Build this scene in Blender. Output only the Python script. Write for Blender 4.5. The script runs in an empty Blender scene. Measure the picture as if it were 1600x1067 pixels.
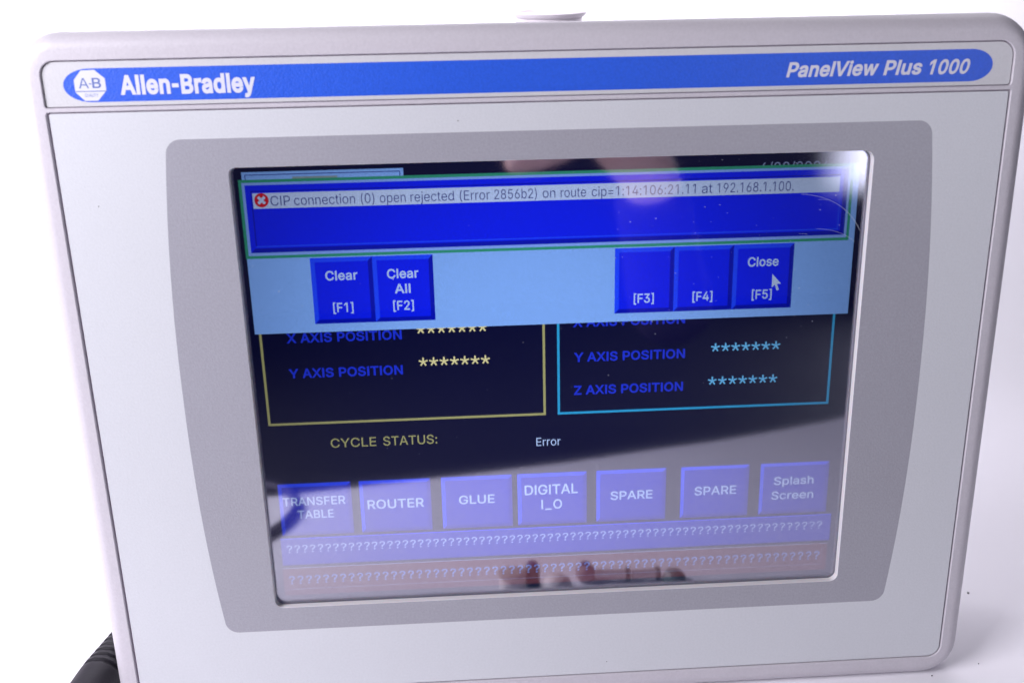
import bpy, bmesh, math, random
from mathutils import Vector, Matrix
from mathutils.geometry import tessellate_polygon, delaunay_2d_cdt
random.seed(7)
MM = 0.001
C = bpy.context.scene.collection
sc = bpy.context.scene

# ------------------------------------------------------------------ camera
cam_d = bpy.data.cameras.new('camera_view')
cam = bpy.data.objects.new('camera_view', cam_d)
C.objects.link(cam)
sc.camera = cam
R_ = Vector((0.998335, -0.05574, -0.014818))
U_ = Vector((0.036237, 0.406313, 0.913015))
B_ = Vector((-0.044871, -0.912032, 0.407656))
CW = Vector((-30.115, -282.026, 272.394)) * MM
cam.matrix_world = Matrix(((R_.x, U_.x, B_.x, CW.x), (R_.y, U_.y, B_.y, CW.y), (R_.z, U_.z, B_.z, CW.z), (0, 0, 0, 1)))
cam_d.sensor_width = 36
cam_d.lens = 31.5
cam_d.clip_start = 0.01
cam_d.clip_end = 50
cam_d.dof.use_dof = True
cam_d.dof.focus_distance = 0.345
cam_d.dof.aperture_fstop = 11

# ------------------------------------------------------------------ world, exposure
w = bpy.data.worlds.new('World')
sc.world = w
w.use_nodes = True
w.node_tree.nodes['Background'].inputs[0].default_value = (0.55, 0.55, 0.8, 1)
w.node_tree.nodes['Background'].inputs[1].default_value = 0.02
sc.view_settings.view_transform = 'Standard'
sc.view_settings.look = 'None'
sc.view_settings.exposure = 0
sc.view_settings.gamma = 1
sc.cycles.max_bounces = 10
sc.cycles.transparent_max_bounces = 16
sc.cycles.caustics_reflective = False
sc.cycles.sample_clamp_indirect = 8

# ------------------------------------------------------------------ lamps: left softbox and an added fill on the paper
def area(name, loc, target, sx, sy, power, col):
    d = bpy.data.lights.new(name, 'AREA')
    d.shape = 'RECTANGLE'
    d.size = sx; d.size_y = sy; d.energy = power; d.color = col
    o = bpy.data.objects.new(name, d)
    o.location = loc
    o.rotation_euler = (Vector(target) - Vector(loc)).to_track_quat('-Z', 'Y').to_euler()
    C.objects.link(o)
    return o
area('left_softbox', (-0.55, -0.28, 0.46), (0.0, 0.03, 0.08), 0.35, 0.35, 7.3, (0.95, 0.925, 1.0))
area('backdrop_fill_light', (-0.03, 0.175, 0.40), (0.03, 0.425, 0.15), 0.6, 0.10, 2.0, (0.96, 0.94, 1.0))  # added unseen lamp, whitens the paper behind the panel

# ------------------------------------------------------------------ materials
def lin(c):
    return tuple((v / 255 / 12.92) if v / 255 <= 0.04045 else ((v / 255 + 0.055) / 1.055) ** 2.4 for v in c)
def mat(name, col, rough=0.5, spec=0.5, bump=0.0, scale=900, mottle=0.0, metal=0.0, coat=0.0, sss=0.0):
    m = bpy.data.materials.new(name)
    m.use_nodes = True
    nt = m.node_tree
    b = nt.nodes['Principled BSDF']
    b.inputs['Base Color'].default_value = (*col, 1)
    b.inputs['Roughness'].default_value = rough
    b.inputs['Specular IOR Level'].default_value = spec
    b.inputs['Metallic'].default_value = metal
    b.inputs['Coat Weight'].default_value = coat
    if sss:
        b.inputs['Subsurface Weight'].default_value = sss
        b.inputs['Subsurface Radius'].default_value = (0.006, 0.003, 0.002)
    tc = nt.nodes.new('ShaderNodeTexCoord')
    if bump:
        n = nt.nodes.new('ShaderNodeTexNoise')
        n.inputs['Scale'].default_value = scale
        n.inputs['Detail'].default_value = 3
        nt.links.new(tc.outputs['Object'], n.inputs['Vector'])
        bp = nt.nodes.new('ShaderNodeBump')
        bp.inputs['Strength'].default_value = bump
        bp.inputs['Distance'].default_value = 0.0003
        nt.links.new(n.outputs['Fac'], bp.inputs['Height'])
        nt.links.new(bp.outputs['Normal'], b.inputs['Normal'])
    if mottle:
        n2 = nt.nodes.new('ShaderNodeTexNoise')
        n2.inputs['Scale'].default_value = scale * 0.8
        n2.inputs['Detail'].default_value = 2
        n3 = nt.nodes.new('ShaderNodeTexNoise')
        n3.inputs['Scale'].default_value = 18
        n3.inputs['Detail'].default_value = 5
        nt.links.new(tc.outputs['Object'], n2.inputs['Vector'])
        nt.links.new(tc.outputs['Object'], n3.inputs['Vector'])
        mx = nt.nodes.new('ShaderNodeMath'); mx.operation = 'ADD'
        m3 = nt.nodes.new('ShaderNodeMath'); m3.operation = 'MULTIPLY'; m3.inputs[1].default_value = 0.35
        nt.links.new(n3.outputs['Fac'], m3.inputs[0])
        nt.links.new(n2.outputs['Fac'], mx.inputs[0])
        nt.links.new(m3.outputs[0], mx.inputs[1])
        mr = nt.nodes.new('ShaderNodeMapRange')
        mr.inputs['From Min'].default_value = 0.35
        mr.inputs['From Max'].default_value = 1.0
        mr.inputs['To Min'].default_value = 1 - mottle
        mr.inputs['To Max'].default_value = 1 + mottle
        nt.links.new(mx.outputs[0], mr.inputs['Value'])
        vm = nt.nodes.new('ShaderNodeVectorMath'); vm.operation = 'SCALE'
        vm.inputs[0].default_value = col
        nt.links.new(mr.outputs[0], vm.inputs['Scale'])
        nt.links.new(vm.outputs[0], b.inputs['Base Color'])
    return m

LEAN = math.radians(8)
H0 = 126.5
M = {}
M['frame'] = mat('frame_plastic', (0.55, 0.52, 0.565), 0.42, 0.5, 0.25, 1400, 0.05)
M['panel'] = mat('overlay_light_grey', (0.60, 0.61, 0.645), 0.38, 0.5, 0.2, 1500, 0.04)
M['mask'] = mat('overlay_mid_grey', (0.335, 0.33, 0.375), 0.36, 0.5, 0.3, 1500, 0.09)
M['label'] = mat('label_film', (0.59, 0.585, 0.61), 0.38, 0.5, 0.2, 1500, 0.04)
M['blue'] = mat('label_blue_ink', (0.018, 0.10, 0.66), 0.42, 0.5, 0.4, 1500, 0.10)
M['print'] = mat('label_white_ink', (0.66, 0.66, 0.74), 0.45)
M['logo_line'] = mat('logo_blue_grey_ink', (0.10, 0.15, 0.42), 0.45)
M['housing'] = mat('rear_housing', (0.25, 0.25, 0.27), 0.5)
M['rim'] = mat('translucent_rim_plastic', (0.76, 0.73, 0.76), 0.3, sss=0.3)
M['gap'] = mat('groove_floor', (0.46, 0.35, 0.48), 0.7)
M['paper'] = mat('white_backdrop_paper', (0.88, 0.86, 0.91), 0.8, 0.3, 0.08, 400)
M['desk'] = mat('dark_desk', (0.012, 0.012, 0.016), 0.6)
M['rubber'] = mat('black_rubber', (0.010, 0.008, 0.014), 0.5, 0.35, 0.3, 700)
M['cable'] = mat('black_cable', (0.08, 0.07, 0.11), 0.45)
M['canister'] = mat('white_canister', (0.64, 0.59, 0.63), 0.4)
M['dust'] = mat('pale_dust', (0.42, 0.44, 0.52), 0.8)
M['speck'] = mat('dark_grit', (0.05, 0.04, 0.04), 0.8)
M['skin'] = mat('skin', (0.82, 0.54, 0.47), 0.5, 0.4, 0.3, 500, 0.06, sss=0.1)
M['shade_sleeve'] = mat('shade_sleeve_cloth', (0.045, 0.035, 0.075), 0.9, 0.2, 0.5, 900)  # dark cloth colour stands in for shade on the forearm
M['camera'] = mat('black_camera_body', (0.012, 0.012, 0.012), 0.5, 0.5, 0.4, 1200)
M['beige'] = mat('beige_plastic', (0.82, 0.77, 0.74), 0.5)
M['brown'] = mat('brown_plastic', (0.55, 0.50, 0.47), 0.5)
M['redbrown'] = mat('red_brown_plastic', (0.45, 0.38, 0.40), 0.4)
M['green'] = mat('dark_green_plastic', (0.16, 0.22, 0.21), 0.3)
M['steel'] = mat('steel', (0.75, 0.78, 0.77), 0.45, metal=0.5)
M['navy'] = mat('navy_plastic', (0.10, 0.12, 0.25), 0.3)

def glass_mat():
    m = bpy.data.materials.new('touch_glass')
    m.use_nodes = True
    nt = m.node_tree
    nt.nodes.clear()
    out = nt.nodes.new('ShaderNodeOutputMaterial')
    tr = nt.nodes.new('ShaderNodeBsdfTransparent')
    tr.inputs[0].default_value = (0.97, 0.97, 0.98, 1)
    gl = nt.nodes.new('ShaderNodeBsdfGlossy')
    gl.inputs['Roughness'].default_value = GLASS_ROUGH
    gl.inputs['Color'].default_value = (0.88, 0.88, 1, 1)
    lw = nt.nodes.new('ShaderNodeLayerWeight'); lw.inputs['Blend'].default_value = 0.5
    pw = nt.nodes.new('ShaderNodeMath'); pw.operation = 'POWER'; pw.inputs[1].default_value = 5
    nt.links.new(lw.outputs['Facing'], pw.inputs[0])
    fr = nt.nodes.new('ShaderNodeMapRange')
    fr.inputs['To Min'].default_value = GLASS_R0; fr.inputs['To Max'].default_value = 1.0
    nt.links.new(pw.outputs[0], fr.inputs['Value'])
    mx = nt.nodes.new('ShaderNodeMixShader')
    nt.links.new(fr.outputs[0], mx.inputs[0])
    nt.links.new(tr.outputs[0], mx.inputs[1])
    nt.links.new(gl.outputs[0], mx.inputs[2])
    nt.links.new(mx.outputs[0], out.inputs[0])
    return m
GLASS_ROUGH = 0.05
GLASS_R0 = 0.26
M['glass'] = glass_mat()

def lcd(name, rgb, gain=1.0):
    """light given off by one colour of the picture on the display: colour, pixel grain, painted viewing-angle fade"""
    m = bpy.data.materials.new(name)
    m.use_nodes = True
    nt = m.node_tree
    nt.nodes.clear()
    out = nt.nodes.new('ShaderNodeOutputMaterial')
    em = nt.nodes.new('ShaderNodeEmission')
    em.inputs[0].default_value = (*[v * 1.62 for v in lin(rgb)], 1)
    tc = nt.nodes.new('ShaderNodeTexCoord')
    n = nt.nodes.new('ShaderNodeTexNoise')
    n.inputs['Scale'].default_value = 1500
    n.inputs['Detail'].default_value = 2
    nt.links.new(tc.outputs['Object'], n.inputs['Vector'])
    mr = nt.nodes.new('ShaderNodeMapRange')
    mr.inputs['From Min'].default_value = 0.25
    mr.inputs['From Max'].default_value = 0.75
    mr.inputs['To Min'].default_value = 0.92 * gain
    mr.inputs['To Max'].default_value = 1.08 * gain
    nt.links.new(n.outputs['Fac'], mr.inputs['Value'])
    sx = nt.nodes.new('ShaderNodeVectorMath'); sx.operation = 'SUBTRACT'; sx.inputs[1].default_value = (-0.012, 0, (H0 + 8) * MM)
    nt.links.new(tc.outputs['Object'], sx.inputs[0])
    ln = nt.nodes.new('ShaderNodeVectorMath'); ln.operation = 'LENGTH'
    nt.links.new(sx.outputs[0], ln.inputs[0])
    bl = nt.nodes.new('ShaderNodeMapRange'); bl.interpolation_type = 'SMOOTHSTEP'      # viewing-angle dimming painted into the emission, away from the centre
    bl.inputs['From Min'].default_value = 0.02; bl.inputs['From Max'].default_value = 0.135
    bl.inputs['To Min'].default_value = 1.12; bl.inputs['To Max'].default_value = 0.45
    nt.links.new(ln.outputs['Value'], bl.inputs['Value'])
    mu = nt.nodes.new('ShaderNodeMath'); mu.operation = 'MULTIPLY'
    nt.links.new(mr.outputs[0], mu.inputs[0]); nt.links.new(bl.outputs[0], mu.inputs[1])
    nt.links.new(mu.outputs[0], em.inputs['Strength'])
    nt.links.new(em.outputs[0], out.inputs[0])
    return m
K = {}
K['black'] = lcd('lcd_black', (8, 10, 48))
K['white'] = lcd('lcd_white', (176, 196, 236))
K['pale'] = lcd('lcd_pale_blue', (122, 166, 238))
K['band'] = lcd('lcd_popup_edge', (120, 155, 235))
K['green'] = lcd('lcd_green', (44, 138, 112))
K['blue'] = lcd('lcd_blue', (8, 28, 232))
K['blue_light'] = lcd('lcd_blue_light', (26, 66, 248))
K['blue_dark'] = lcd('lcd_blue_dark', (4, 16, 168))
K['navytext'] = lcd('lcd_navy_text', (12, 22, 120))
K['red'] = lcd('lcd_red', (190, 22, 40))
K['caption'] = lcd('lcd_caption', (170, 195, 240))
K['bluetext'] = lcd('lcd_blue_text', (26, 48, 205))
K['yellow'] = lcd('lcd_yellow', (152, 152, 104))
K['star_y'] = lcd('lcd_pale_yellow', (205, 200, 150))
K['cyan'] = lcd('lcd_cyan', (40, 152, 208))
K['star_c'] = lcd('lcd_pale_cyan', (100, 180, 235))
K['grey'] = lcd('lcd_grey', (130, 145, 190))
K['keyblue'] = lcd('lcd_key_blue', (10, 30, 185))
K['barred'] = lcd('lcd_dark_red', (94, 32, 48))
K['bar_text'] = lcd('lcd_bar_text', (105, 130, 205))
K['smear'] = lcd('lcd_olive', (120, 140, 150))

# ------------------------------------------------------------------ helpers
def tag(o, label=None, cat=None, group=None, kind=None):
    if label: o['label'] = label
    if cat: o['category'] = cat
    if group: o['group'] = group
    if kind: o['kind'] = kind
    return o
def link(name, me, mats, parent=None, smooth=None):
    o = bpy.data.objects.new(name, me)
    C.objects.link(o)
    for m in (mats if isinstance(mats, (list, tuple)) else [mats]):
        me.materials.append(m)
    if parent is not None: o.parent = parent
    if smooth is not None:
        for p in me.polygons: p.use_smooth = True
        me.set_sharp_from_angle(angle=math.radians(smooth))
    return o
def bm_link(name, bm, mats, parent=None, smooth=None, normals=True):
    me = bpy.data.meshes.new(name)
    if normals: bmesh.ops.recalc_face_normals(bm, faces=bm.faces)
    bm.to_mesh(me); bm.free()
    return link(name, me, mats, parent, smooth)
def empty(name, loc, rot=(0, 0, 0)):
    o = bpy.data.objects.new(name, None)
    o.empty_display_size = 0.02
    o.location = loc; o.rotation_euler = rot
    C.objects.link(o)
    return o
def F(x, y, z=0.0):
    """face millimetres (right, up, out of the face) to the panel's own space"""
    return Vector((x * MM, -z * MM, (y + H0) * MM))
def rrect(x0, x1, y0, y1, r, n=8):
    if not isinstance(r, (tuple, list)): r = (r,) * 4     # tl, tr, br, bl
    pts = []
    for (cx, cy, rr, a0) in ((x0 + r[0], y1 - r[0], r[0], 180), (x1 - r[1], y1 - r[1], r[1], 90),
                             (x1 - r[2], y0 + r[2], r[2], 0), (x0 + r[3], y0 + r[3], r[3], -90)):
        for i in range(n + 1):
            a = math.radians(a0 - 90 * i / n)
            pts.append((cx + rr * math.cos(a), cy + rr * math.sin(a)))
    return pts
def loop(bm, pts, z):
    return [bm.verts.new(F(x, y, z)) for x, y in pts]
def bridge(bm, a, b, mi=0):
    n = len(a)
    for i in range(n):
        j = (i + 1) % n
        f = bm.faces.new((a[i], a[j], b[j], b[i])); f.material_index = mi
def fill(bm, loops, mi=0):
    """flat face between an outer loop of verts and its holes"""
    flat = [v for l in loops for v in l]
    p2 = [Vector((v.co.x, v.co.z)) for v in flat]
    if max(p.y for p in p2) - min(p.y for p in p2) < 1e-6: p2 = [Vector((v.co.x, v.co.y)) for v in flat]
    ed = []; rings = []; k = 0
    for l in loops:
        ed += [(k + i, k + (i + 1) % len(l)) for i in range(len(l))]
        rings.append(p2[k:k + len(l)]); k += len(l)
    vo, _, fo, ov, _, _ = delaunay_2d_cdt(p2, ed, [], 0, 1e-9)
    def inside(p, r):
        c = False
        for i in range(len(r)):
            a, b = r[i - 1], r[i]
            if (a.y > p.y) != (b.y > p.y) and p.x < (b.x - a.x) * (p.y - a.y) / (b.y - a.y) + a.x: c = not c
        return c
    for f in fo:
        m_ = sum((vo[i] for i in f), Vector((0, 0))) / len(f)
        if sum(inside(m_, r) for r in rings) % 2 == 1:
            try:
                g = bm.faces.new([flat[ov[i][0]] for i in f]); g.material_index = mi
            except (ValueError, IndexError):
                pass
def plate(name, outer, holes, z1, z0, mats, parent, ch=0.0, chh=0.0):
    """flat plate with holes, front at z1, back at z0, chamfers on the outer edge (ch) and hole edges (chh)"""
    bm = bmesh.new()
    def inset(pts, d):
        n = len(pts); out = []
        for i in range(n):
            a = Vector(pts[i - 1]); p = Vector(pts[i]); b = Vector(pts[(i + 1) % n])
            t = (b - a)
            if t.length < 1e-9: out.append(pts[i]); continue
            t.normalize(); nn = Vector((t.y, -t.x))
            out.append((p.x + nn.x * d, p.y + nn.y * d))
        return out
    if ch:
        o_top = loop(bm, inset(outer, ch), z1); o_mid = loop(bm, outer, z1 - ch); bridge(bm, o_top, o_mid)
    else:
        o_top = loop(bm, outer, z1); o_mid = o_top
    o_bot = loop(bm, outer, z0); bridge(bm, o_mid, o_bot)
    hl = []; hb = []
    for h in holes:
        if chh:
            t = loop(bm, inset(h, -chh), z1); m_ = loop(bm, h, z1 - chh); bridge(bm, t, m_)
        else:
            t = loop(bm, h, z1); m_ = t
        b = loop(bm, h, z0); bridge(bm, m_, b)
        hl.append(t); hb.append(b)
    fill(bm, [o_top] + hl)
    fill(bm, [o_bot] + hb)
    return bm_link(name, bm, mats, parent, 35)

# letter outlines in thousandths of the type size: advance width, then one list of x, y pairs per contour
GLYPHS = {
    '(': (273, [[89,207,92,264,101,324,114,384,132,441,153,494,177,539,236,539,212,485,191,428,174,370,161,313,154,258,151,207,154,161,160,115,172,67,188,16,209,-38,236,-96,177,-96,139,-21,111,55,95,131]]),
    ')': (273, [[37,-96,64,-37,86,18,102,69,113,116,120,162,122,207,119,258,112,313,99,370,82,428,62,485,37,539,97,539,121,494,142,441,159,384,173,323,181,264,184,207,178,130,161,53,134,-22,97,-96]]),
    '-': (453, [[337,244,337,188,114,188,114,244]]),
    '.': (187, [[95,-4,78,-1,63,9,53,24,50,41,53,59,63,73,78,83,95,87,113,83,128,73,138,59,141,41,138,24,128,9,113,-1]]),
    '/': (249, [[235,533,71,-76,14,-76,178,533]]),
    '0': (453, [[227,-7,174,1,130,24,95,62,69,113,53,178,48,254,53,330,69,395,95,447,130,484,174,508,227,516,279,508,323,484,358,447,384,395,400,330,405,254,400,178,384,113,359,62,323,24,279,1],[227,50,261,56,290,74,313,103,330,144,340,194,344,254,340,314,330,365,313,405,290,435,261,453,227,460,192,453,163,435,140,405,123,365,113,314,109,254,113,194,123,144,140,103,163,74,192,56]]),
    '1': (440, [[276,509,276,0,212,0,212,448,209,448,86,358,86,427,198,509]]),
    '2': (453, [[64,0,64,47,261,257,299,305,311,327,318,348,320,371,317,397,308,419,293,436,273,449,250,457,224,460,196,457,172,447,153,433,139,413,130,390,127,362,66,362,71,405,86,442,111,473,143,496,182,511,225,516,268,511,306,497,337,474,361,445,376,411,381,372,378,345,371,318,357,290,336,259,306,223,153,60,153,57,389,57,389,0]]),
    '3': (453, [[218,-7,173,-3,133,10,98,30,70,57,52,91,44,132,109,132,115,107,126,87,144,71,165,59,191,52,219,50,248,53,275,61,297,74,315,93,325,116,329,145,326,172,316,196,299,217,275,234,242,244,201,248,157,248,157,299,288,448,288,452,70,452,70,509,372,509,372,461,211,278,211,289,264,288,308,276,344,253,371,222,387,186,393,145,387,103,370,66,344,36,309,12,266,-2]]),
    '4': (453, [[40,105,40,158,247,509,311,509,109,166,109,163,413,163,413,105],[282,0,282,318,343,318,343,0]]),
    '5': (453, [[221,-7,178,-2,140,11,108,32,83,60,66,93,60,130,122,130,127,108,138,89,154,73,173,60,196,52,221,50,250,53,276,64,298,82,314,104,324,131,328,162,324,193,314,221,297,244,275,262,248,273,218,277,192,275,167,268,145,258,128,246,67,253,96,509,366,509,366,452,151,452,134,301,136,301,155,315,178,325,203,331,229,334,263,330,294,321,321,306,345,285,364,260,379,231,388,199,391,163,385,117,369,76,343,41,309,15,268,-1]]),
    '6': (453, [[226,-7,182,-1,142,15,109,40,84,74,69,115,64,162,68,199,80,239,102,285,137,340,252,509,322,509,151,261,145,261,154,275,165,288,179,299,196,307,214,312,235,314,278,309,316,295,346,271,370,240,384,201,389,157,384,112,368,73,343,39,310,14,271,-2],[226,48,254,52,279,63,299,79,314,101,324,128,327,157,324,187,314,213,299,235,279,251,254,262,226,265,198,262,174,252,153,235,138,214,128,188,125,158,128,128,138,102,153,79,174,63,198,52]]),
    '8': (453, [[226,-7,178,-2,136,11,101,33,74,62,57,96,52,135,55,166,65,195,81,220,101,241,125,256,153,265,153,267,119,282,93,308,76,342,70,380,75,417,90,450,114,477,146,498,184,511,226,516,269,511,306,498,337,477,361,450,377,417,382,380,376,342,359,308,333,282,300,267,300,265,327,256,351,241,372,220,387,195,397,166,401,135,395,96,378,62,352,33,317,11,275,-2],[226,49,258,52,285,60,307,74,323,91,333,113,337,139,333,165,322,189,305,208,283,223,256,232,226,235,196,232,169,223,147,208,130,189,119,165,115,139,119,113,129,91,145,74,167,60,195,52],[226,290,252,292,274,300,293,313,307,330,316,351,319,376,316,399,308,420,294,437,275,449,252,457,226,460,200,457,177,449,159,437,145,420,136,399,133,376,136,351,145,330,159,313,178,300,201,292]]),
    '9': (453, [[226,516,271,510,310,494,343,468,368,434,384,393,389,347,385,309,373,270,350,224,315,168,200,0,130,0,301,248,307,248,299,234,287,221,273,210,257,202,238,196,218,195,175,199,137,214,106,237,83,269,68,307,64,352,69,397,85,436,110,469,143,494,182,510],[226,460,199,457,174,446,154,429,138,407,129,381,125,352,129,322,138,295,154,274,174,257,199,247,226,243,254,247,279,257,299,273,314,295,324,321,327,350,324,381,314,407,299,429,279,446,254,457]]),
    ':': (187, [[95,-4,78,-1,63,9,53,24,50,41,53,59,63,73,78,83,95,87,113,83,128,73,138,59,141,41,138,24,128,9,113,-1],[95,271,78,274,63,284,53,299,50,316,53,334,63,349,78,359,95,362,113,359,128,349,138,334,141,316,138,299,128,284,113,274]]),
    '=': (453, [[72,245,72,301,381,301,381,245],[72,97,72,153,381,153,381,97]]),
    '?': (358, [[132,152,134,200,141,230,153,252,168,269,187,284,209,298,230,314,247,334,258,357,262,384,259,406,250,425,237,441,220,452,200,459,178,462,157,459,137,453,120,441,106,425,96,404,92,378,27,378,33,418,49,452,73,479,103,499,138,511,178,516,219,511,255,498,284,478,306,451,319,418,324,382,319,344,306,311,284,284,219,235,207,221,200,205,195,185,194,152],[164,-4,146,-1,131,9,121,24,118,41,121,58,131,73,146,83,164,86,181,83,196,73,206,58,209,41,206,24,196,9,181,-1]]),
    'A': (479, [[16,0,201,509,276,509,463,0,395,0,232,478,245,478,85,0],[110,142,110,199,370,199,370,142]]),
    'B': (456, [[60,0,60,509,241,509,289,504,329,491,359,469,381,442,394,410,398,374,395,344,387,320,373,301,356,286,336,275,315,267,315,262,339,257,363,245,385,227,402,203,414,173,418,136,413,100,400,67,377,39,344,18,301,4,247,0],[125,57,245,57,296,63,330,80,349,105,355,137,352,161,342,184,327,203,306,218,279,228,248,231,125,231],[125,285,238,285,265,288,288,296,308,309,323,326,333,348,336,372,330,403,313,429,283,446,240,452,125,452]]),
    'C': (510, [[267,-7,205,1,150,25,104,63,70,115,48,179,40,254,48,329,70,393,104,445,150,484,205,508,267,516,305,513,340,504,373,490,402,471,427,447,448,418,463,385,473,348,408,348,401,373,389,395,375,413,357,428,337,440,315,449,292,454,267,456,223,450,184,432,150,403,125,364,109,314,103,254,109,194,125,145,151,105,184,76,223,59,267,53,292,55,315,60,337,69,357,81,375,96,389,114,401,136,408,160,473,160,463,124,448,91,428,62,402,38,373,19,341,5,305,-4]]),
    'D': (502, [[219,0,96,0,96,57,215,57,272,63,318,81,354,110,379,149,394,198,399,255,394,312,379,361,354,399,320,428,275,446,221,452,93,452,93,509,225,509,294,501,353,478,399,441,433,391,455,329,462,255,455,181,433,119,398,68,351,31,291,8],[125,509,125,0,60,0,60,509]]),
    'E': (418, [[60,0,60,509,372,509,372,452,125,452,125,286,355,286,355,229,125,229,125,57,375,57,375,0]]),
    'F': (410, [[60,0,60,509,369,509,369,452,125,452,125,278,346,278,346,221,125,221,125,0]]),
    'G': (520, [[269,-7,205,1,149,25,104,64,69,116,47,179,40,254,47,329,69,393,103,445,149,484,203,508,265,516,304,513,340,504,374,489,403,469,429,445,449,416,465,384,474,349,408,349,399,372,387,393,373,411,356,427,337,439,315,448,291,454,265,456,222,450,183,432,150,404,125,364,109,314,103,254,109,194,125,145,151,105,184,76,224,59,269,53,309,57,345,71,374,93,396,123,410,160,415,202,434,199,283,199,283,256,478,256,478,200,471,141,451,91,419,50,377,19,326,0]]),
    'I': (186, [[60,0,60,509,126,509,126,0]]),
    'L': (393, [[60,0,60,509,125,509,125,57,361,57,361,0]]),
    'N': (523, [[60,0,60,509,136,509,414,55,405,54,399,509,463,509,463,0,387,0,108,452,119,454,125,0]]),
    'O': (533, [[267,-7,205,1,150,25,105,63,70,115,48,179,40,254,48,329,70,393,105,445,150,484,205,508,267,516,329,508,384,484,429,445,464,393,486,329,493,254,486,179,464,115,429,63,384,25,329,1],[267,53,310,59,349,76,383,105,408,144,425,194,430,254,425,314,408,365,383,404,349,433,310,450,267,456,223,450,184,433,151,404,125,364,109,314,103,254,109,194,125,144,151,105,184,76,223,59]]),
    'P': (444, [[60,0,60,509,235,509,289,503,332,487,366,462,390,430,404,391,409,348,404,304,390,265,366,233,332,207,289,191,235,186,109,186,109,242,233,242,269,246,297,256,318,272,333,294,342,319,344,348,342,376,333,402,318,423,297,439,268,449,232,452,125,452,125,0]]),
    'Q': (533, [[245,159,313,159,468,-48,401,-48],[267,-7,205,1,150,25,105,63,70,115,48,179,40,254,48,329,70,393,105,445,150,484,205,508,267,516,329,508,384,484,429,445,464,393,486,329,493,254,486,179,464,115,429,63,384,25,329,1],[267,53,310,59,349,76,383,105,408,144,425,194,430,254,425,314,408,365,383,404,349,433,310,450,267,456,223,450,184,433,151,404,125,364,109,314,103,254,109,194,125,144,151,105,184,76,223,59]]),
    'R': (449, [[60,0,60,509,236,509,290,504,333,489,367,465,390,433,405,395,409,352,405,309,390,271,367,240,333,217,289,203,236,198,96,198,96,255,234,255,269,258,298,267,319,281,334,300,342,324,345,352,342,380,334,405,319,425,298,440,269,449,233,452,125,452,125,0],[353,0,230,229,303,229,428,0]]),
    'S': (446, [[224,-9,172,-4,128,9,91,31,64,60,46,96,38,137,104,137,110,110,123,88,142,71,166,59,194,52,224,49,257,52,286,60,311,74,329,92,341,114,346,139,342,161,332,179,316,193,296,205,184,239,128,260,86,289,60,326,52,372,58,413,75,448,102,476,138,498,180,511,227,516,275,511,316,498,351,476,377,449,394,415,401,378,337,378,326,412,302,437,267,453,225,459,194,456,167,448,145,435,129,418,118,398,115,376,119,352,131,334,148,319,169,308,312,264,336,252,359,238,379,220,395,198,405,171,408,139,403,99,386,64,360,34,323,11,278,-4]]),
    'T': (448, [[32,452,32,509,417,509,417,452,257,452,257,0,193,0,193,452]]),
    'U': (517, [[259,-8,203,-2,154,15,114,43,85,80,66,124,60,173,60,509,124,509,124,178,128,144,141,113,160,87,187,68,220,56,259,52,298,56,331,68,357,87,377,113,389,144,393,178,393,509,457,509,457,173,451,124,433,80,403,43,363,15,315,-2]]),
    'V': (479, [[204,0,16,509,84,509,248,31,235,31,395,509,463,509,278,0]]),
    'X': (474, [[18,0,217,284,217,236,29,509,104,509,243,292,232,292,374,509,446,509,259,239,259,287,456,0,382,0,230,231,244,231,91,0]]),
    'Y': (472, [[203,0,203,208,16,509,91,509,236,264,250,230,224,230,237,265,381,509,455,509,268,208,268,0]]),
    'Z': (438, [[42,0,42,46,341,476,348,454,40,452,40,509,397,509,397,462,97,33,90,54,399,57,399,0]]),
    '[': (273, [[101,-96,101,539,236,539,236,487,160,487,160,-44,236,-44,236,-96]]),
    ']': (273, [[37,-96,37,-44,113,-44,113,487,37,487,37,539,172,539,172,-96]]),
    '_': (319, [[319,0,319,-56,0,-56,0,0]]),
    'a': (389, [[160,-9,126,-5,94,5,68,22,48,45,35,73,30,108,34,138,43,161,58,179,78,193,100,203,125,211,252,230,265,235,273,243,273,279,267,297,256,311,240,322,220,329,196,331,171,329,149,322,132,313,118,301,107,288,100,274,41,291,57,322,79,346,104,364,133,375,163,382,194,384,215,383,239,379,263,372,286,360,306,343,322,320,333,290,337,251,337,0,277,0,277,52,272,52,264,38,252,25,236,12,215,1,190,-6],[170,45,202,49,228,59,248,74,263,93,272,115,276,138,276,190,270,186,134,159,117,150,103,139,95,124,92,105,94,87,102,72,114,61,130,52,149,47]]),
    'b': (424, [[229,-8,198,-5,172,4,153,17,138,31,118,59,112,59,112,0,53,0,53,509,114,509,114,319,118,319,137,346,152,360,171,373,197,381,229,384,274,378,313,361,345,332,370,293,385,245,390,189,385,133,370,84,346,45,313,16,274,-2],[220,47,253,51,279,66,301,88,316,117,325,151,328,189,325,227,316,261,301,290,280,311,253,325,220,330,188,325,161,312,140,291,125,263,116,229,113,189,116,150,125,115,140,86,162,65,188,51]]),
    'c': (395, [[207,-8,159,-2,117,16,82,46,56,85,40,133,34,187,40,243,56,291,82,330,117,360,159,378,207,384,234,383,260,377,284,368,305,356,324,341,340,322,353,301,362,277,303,262,298,276,281,301,270,311,257,319,242,325,226,329,207,330,173,325,145,310,124,287,108,258,99,224,96,187,99,151,108,117,124,89,145,66,173,51,207,46,226,48,243,52,258,58,271,66,282,76,292,89,299,102,304,117,363,102,354,78,341,56,325,37,306,21,285,9,261,-1,235,-6]]),
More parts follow.
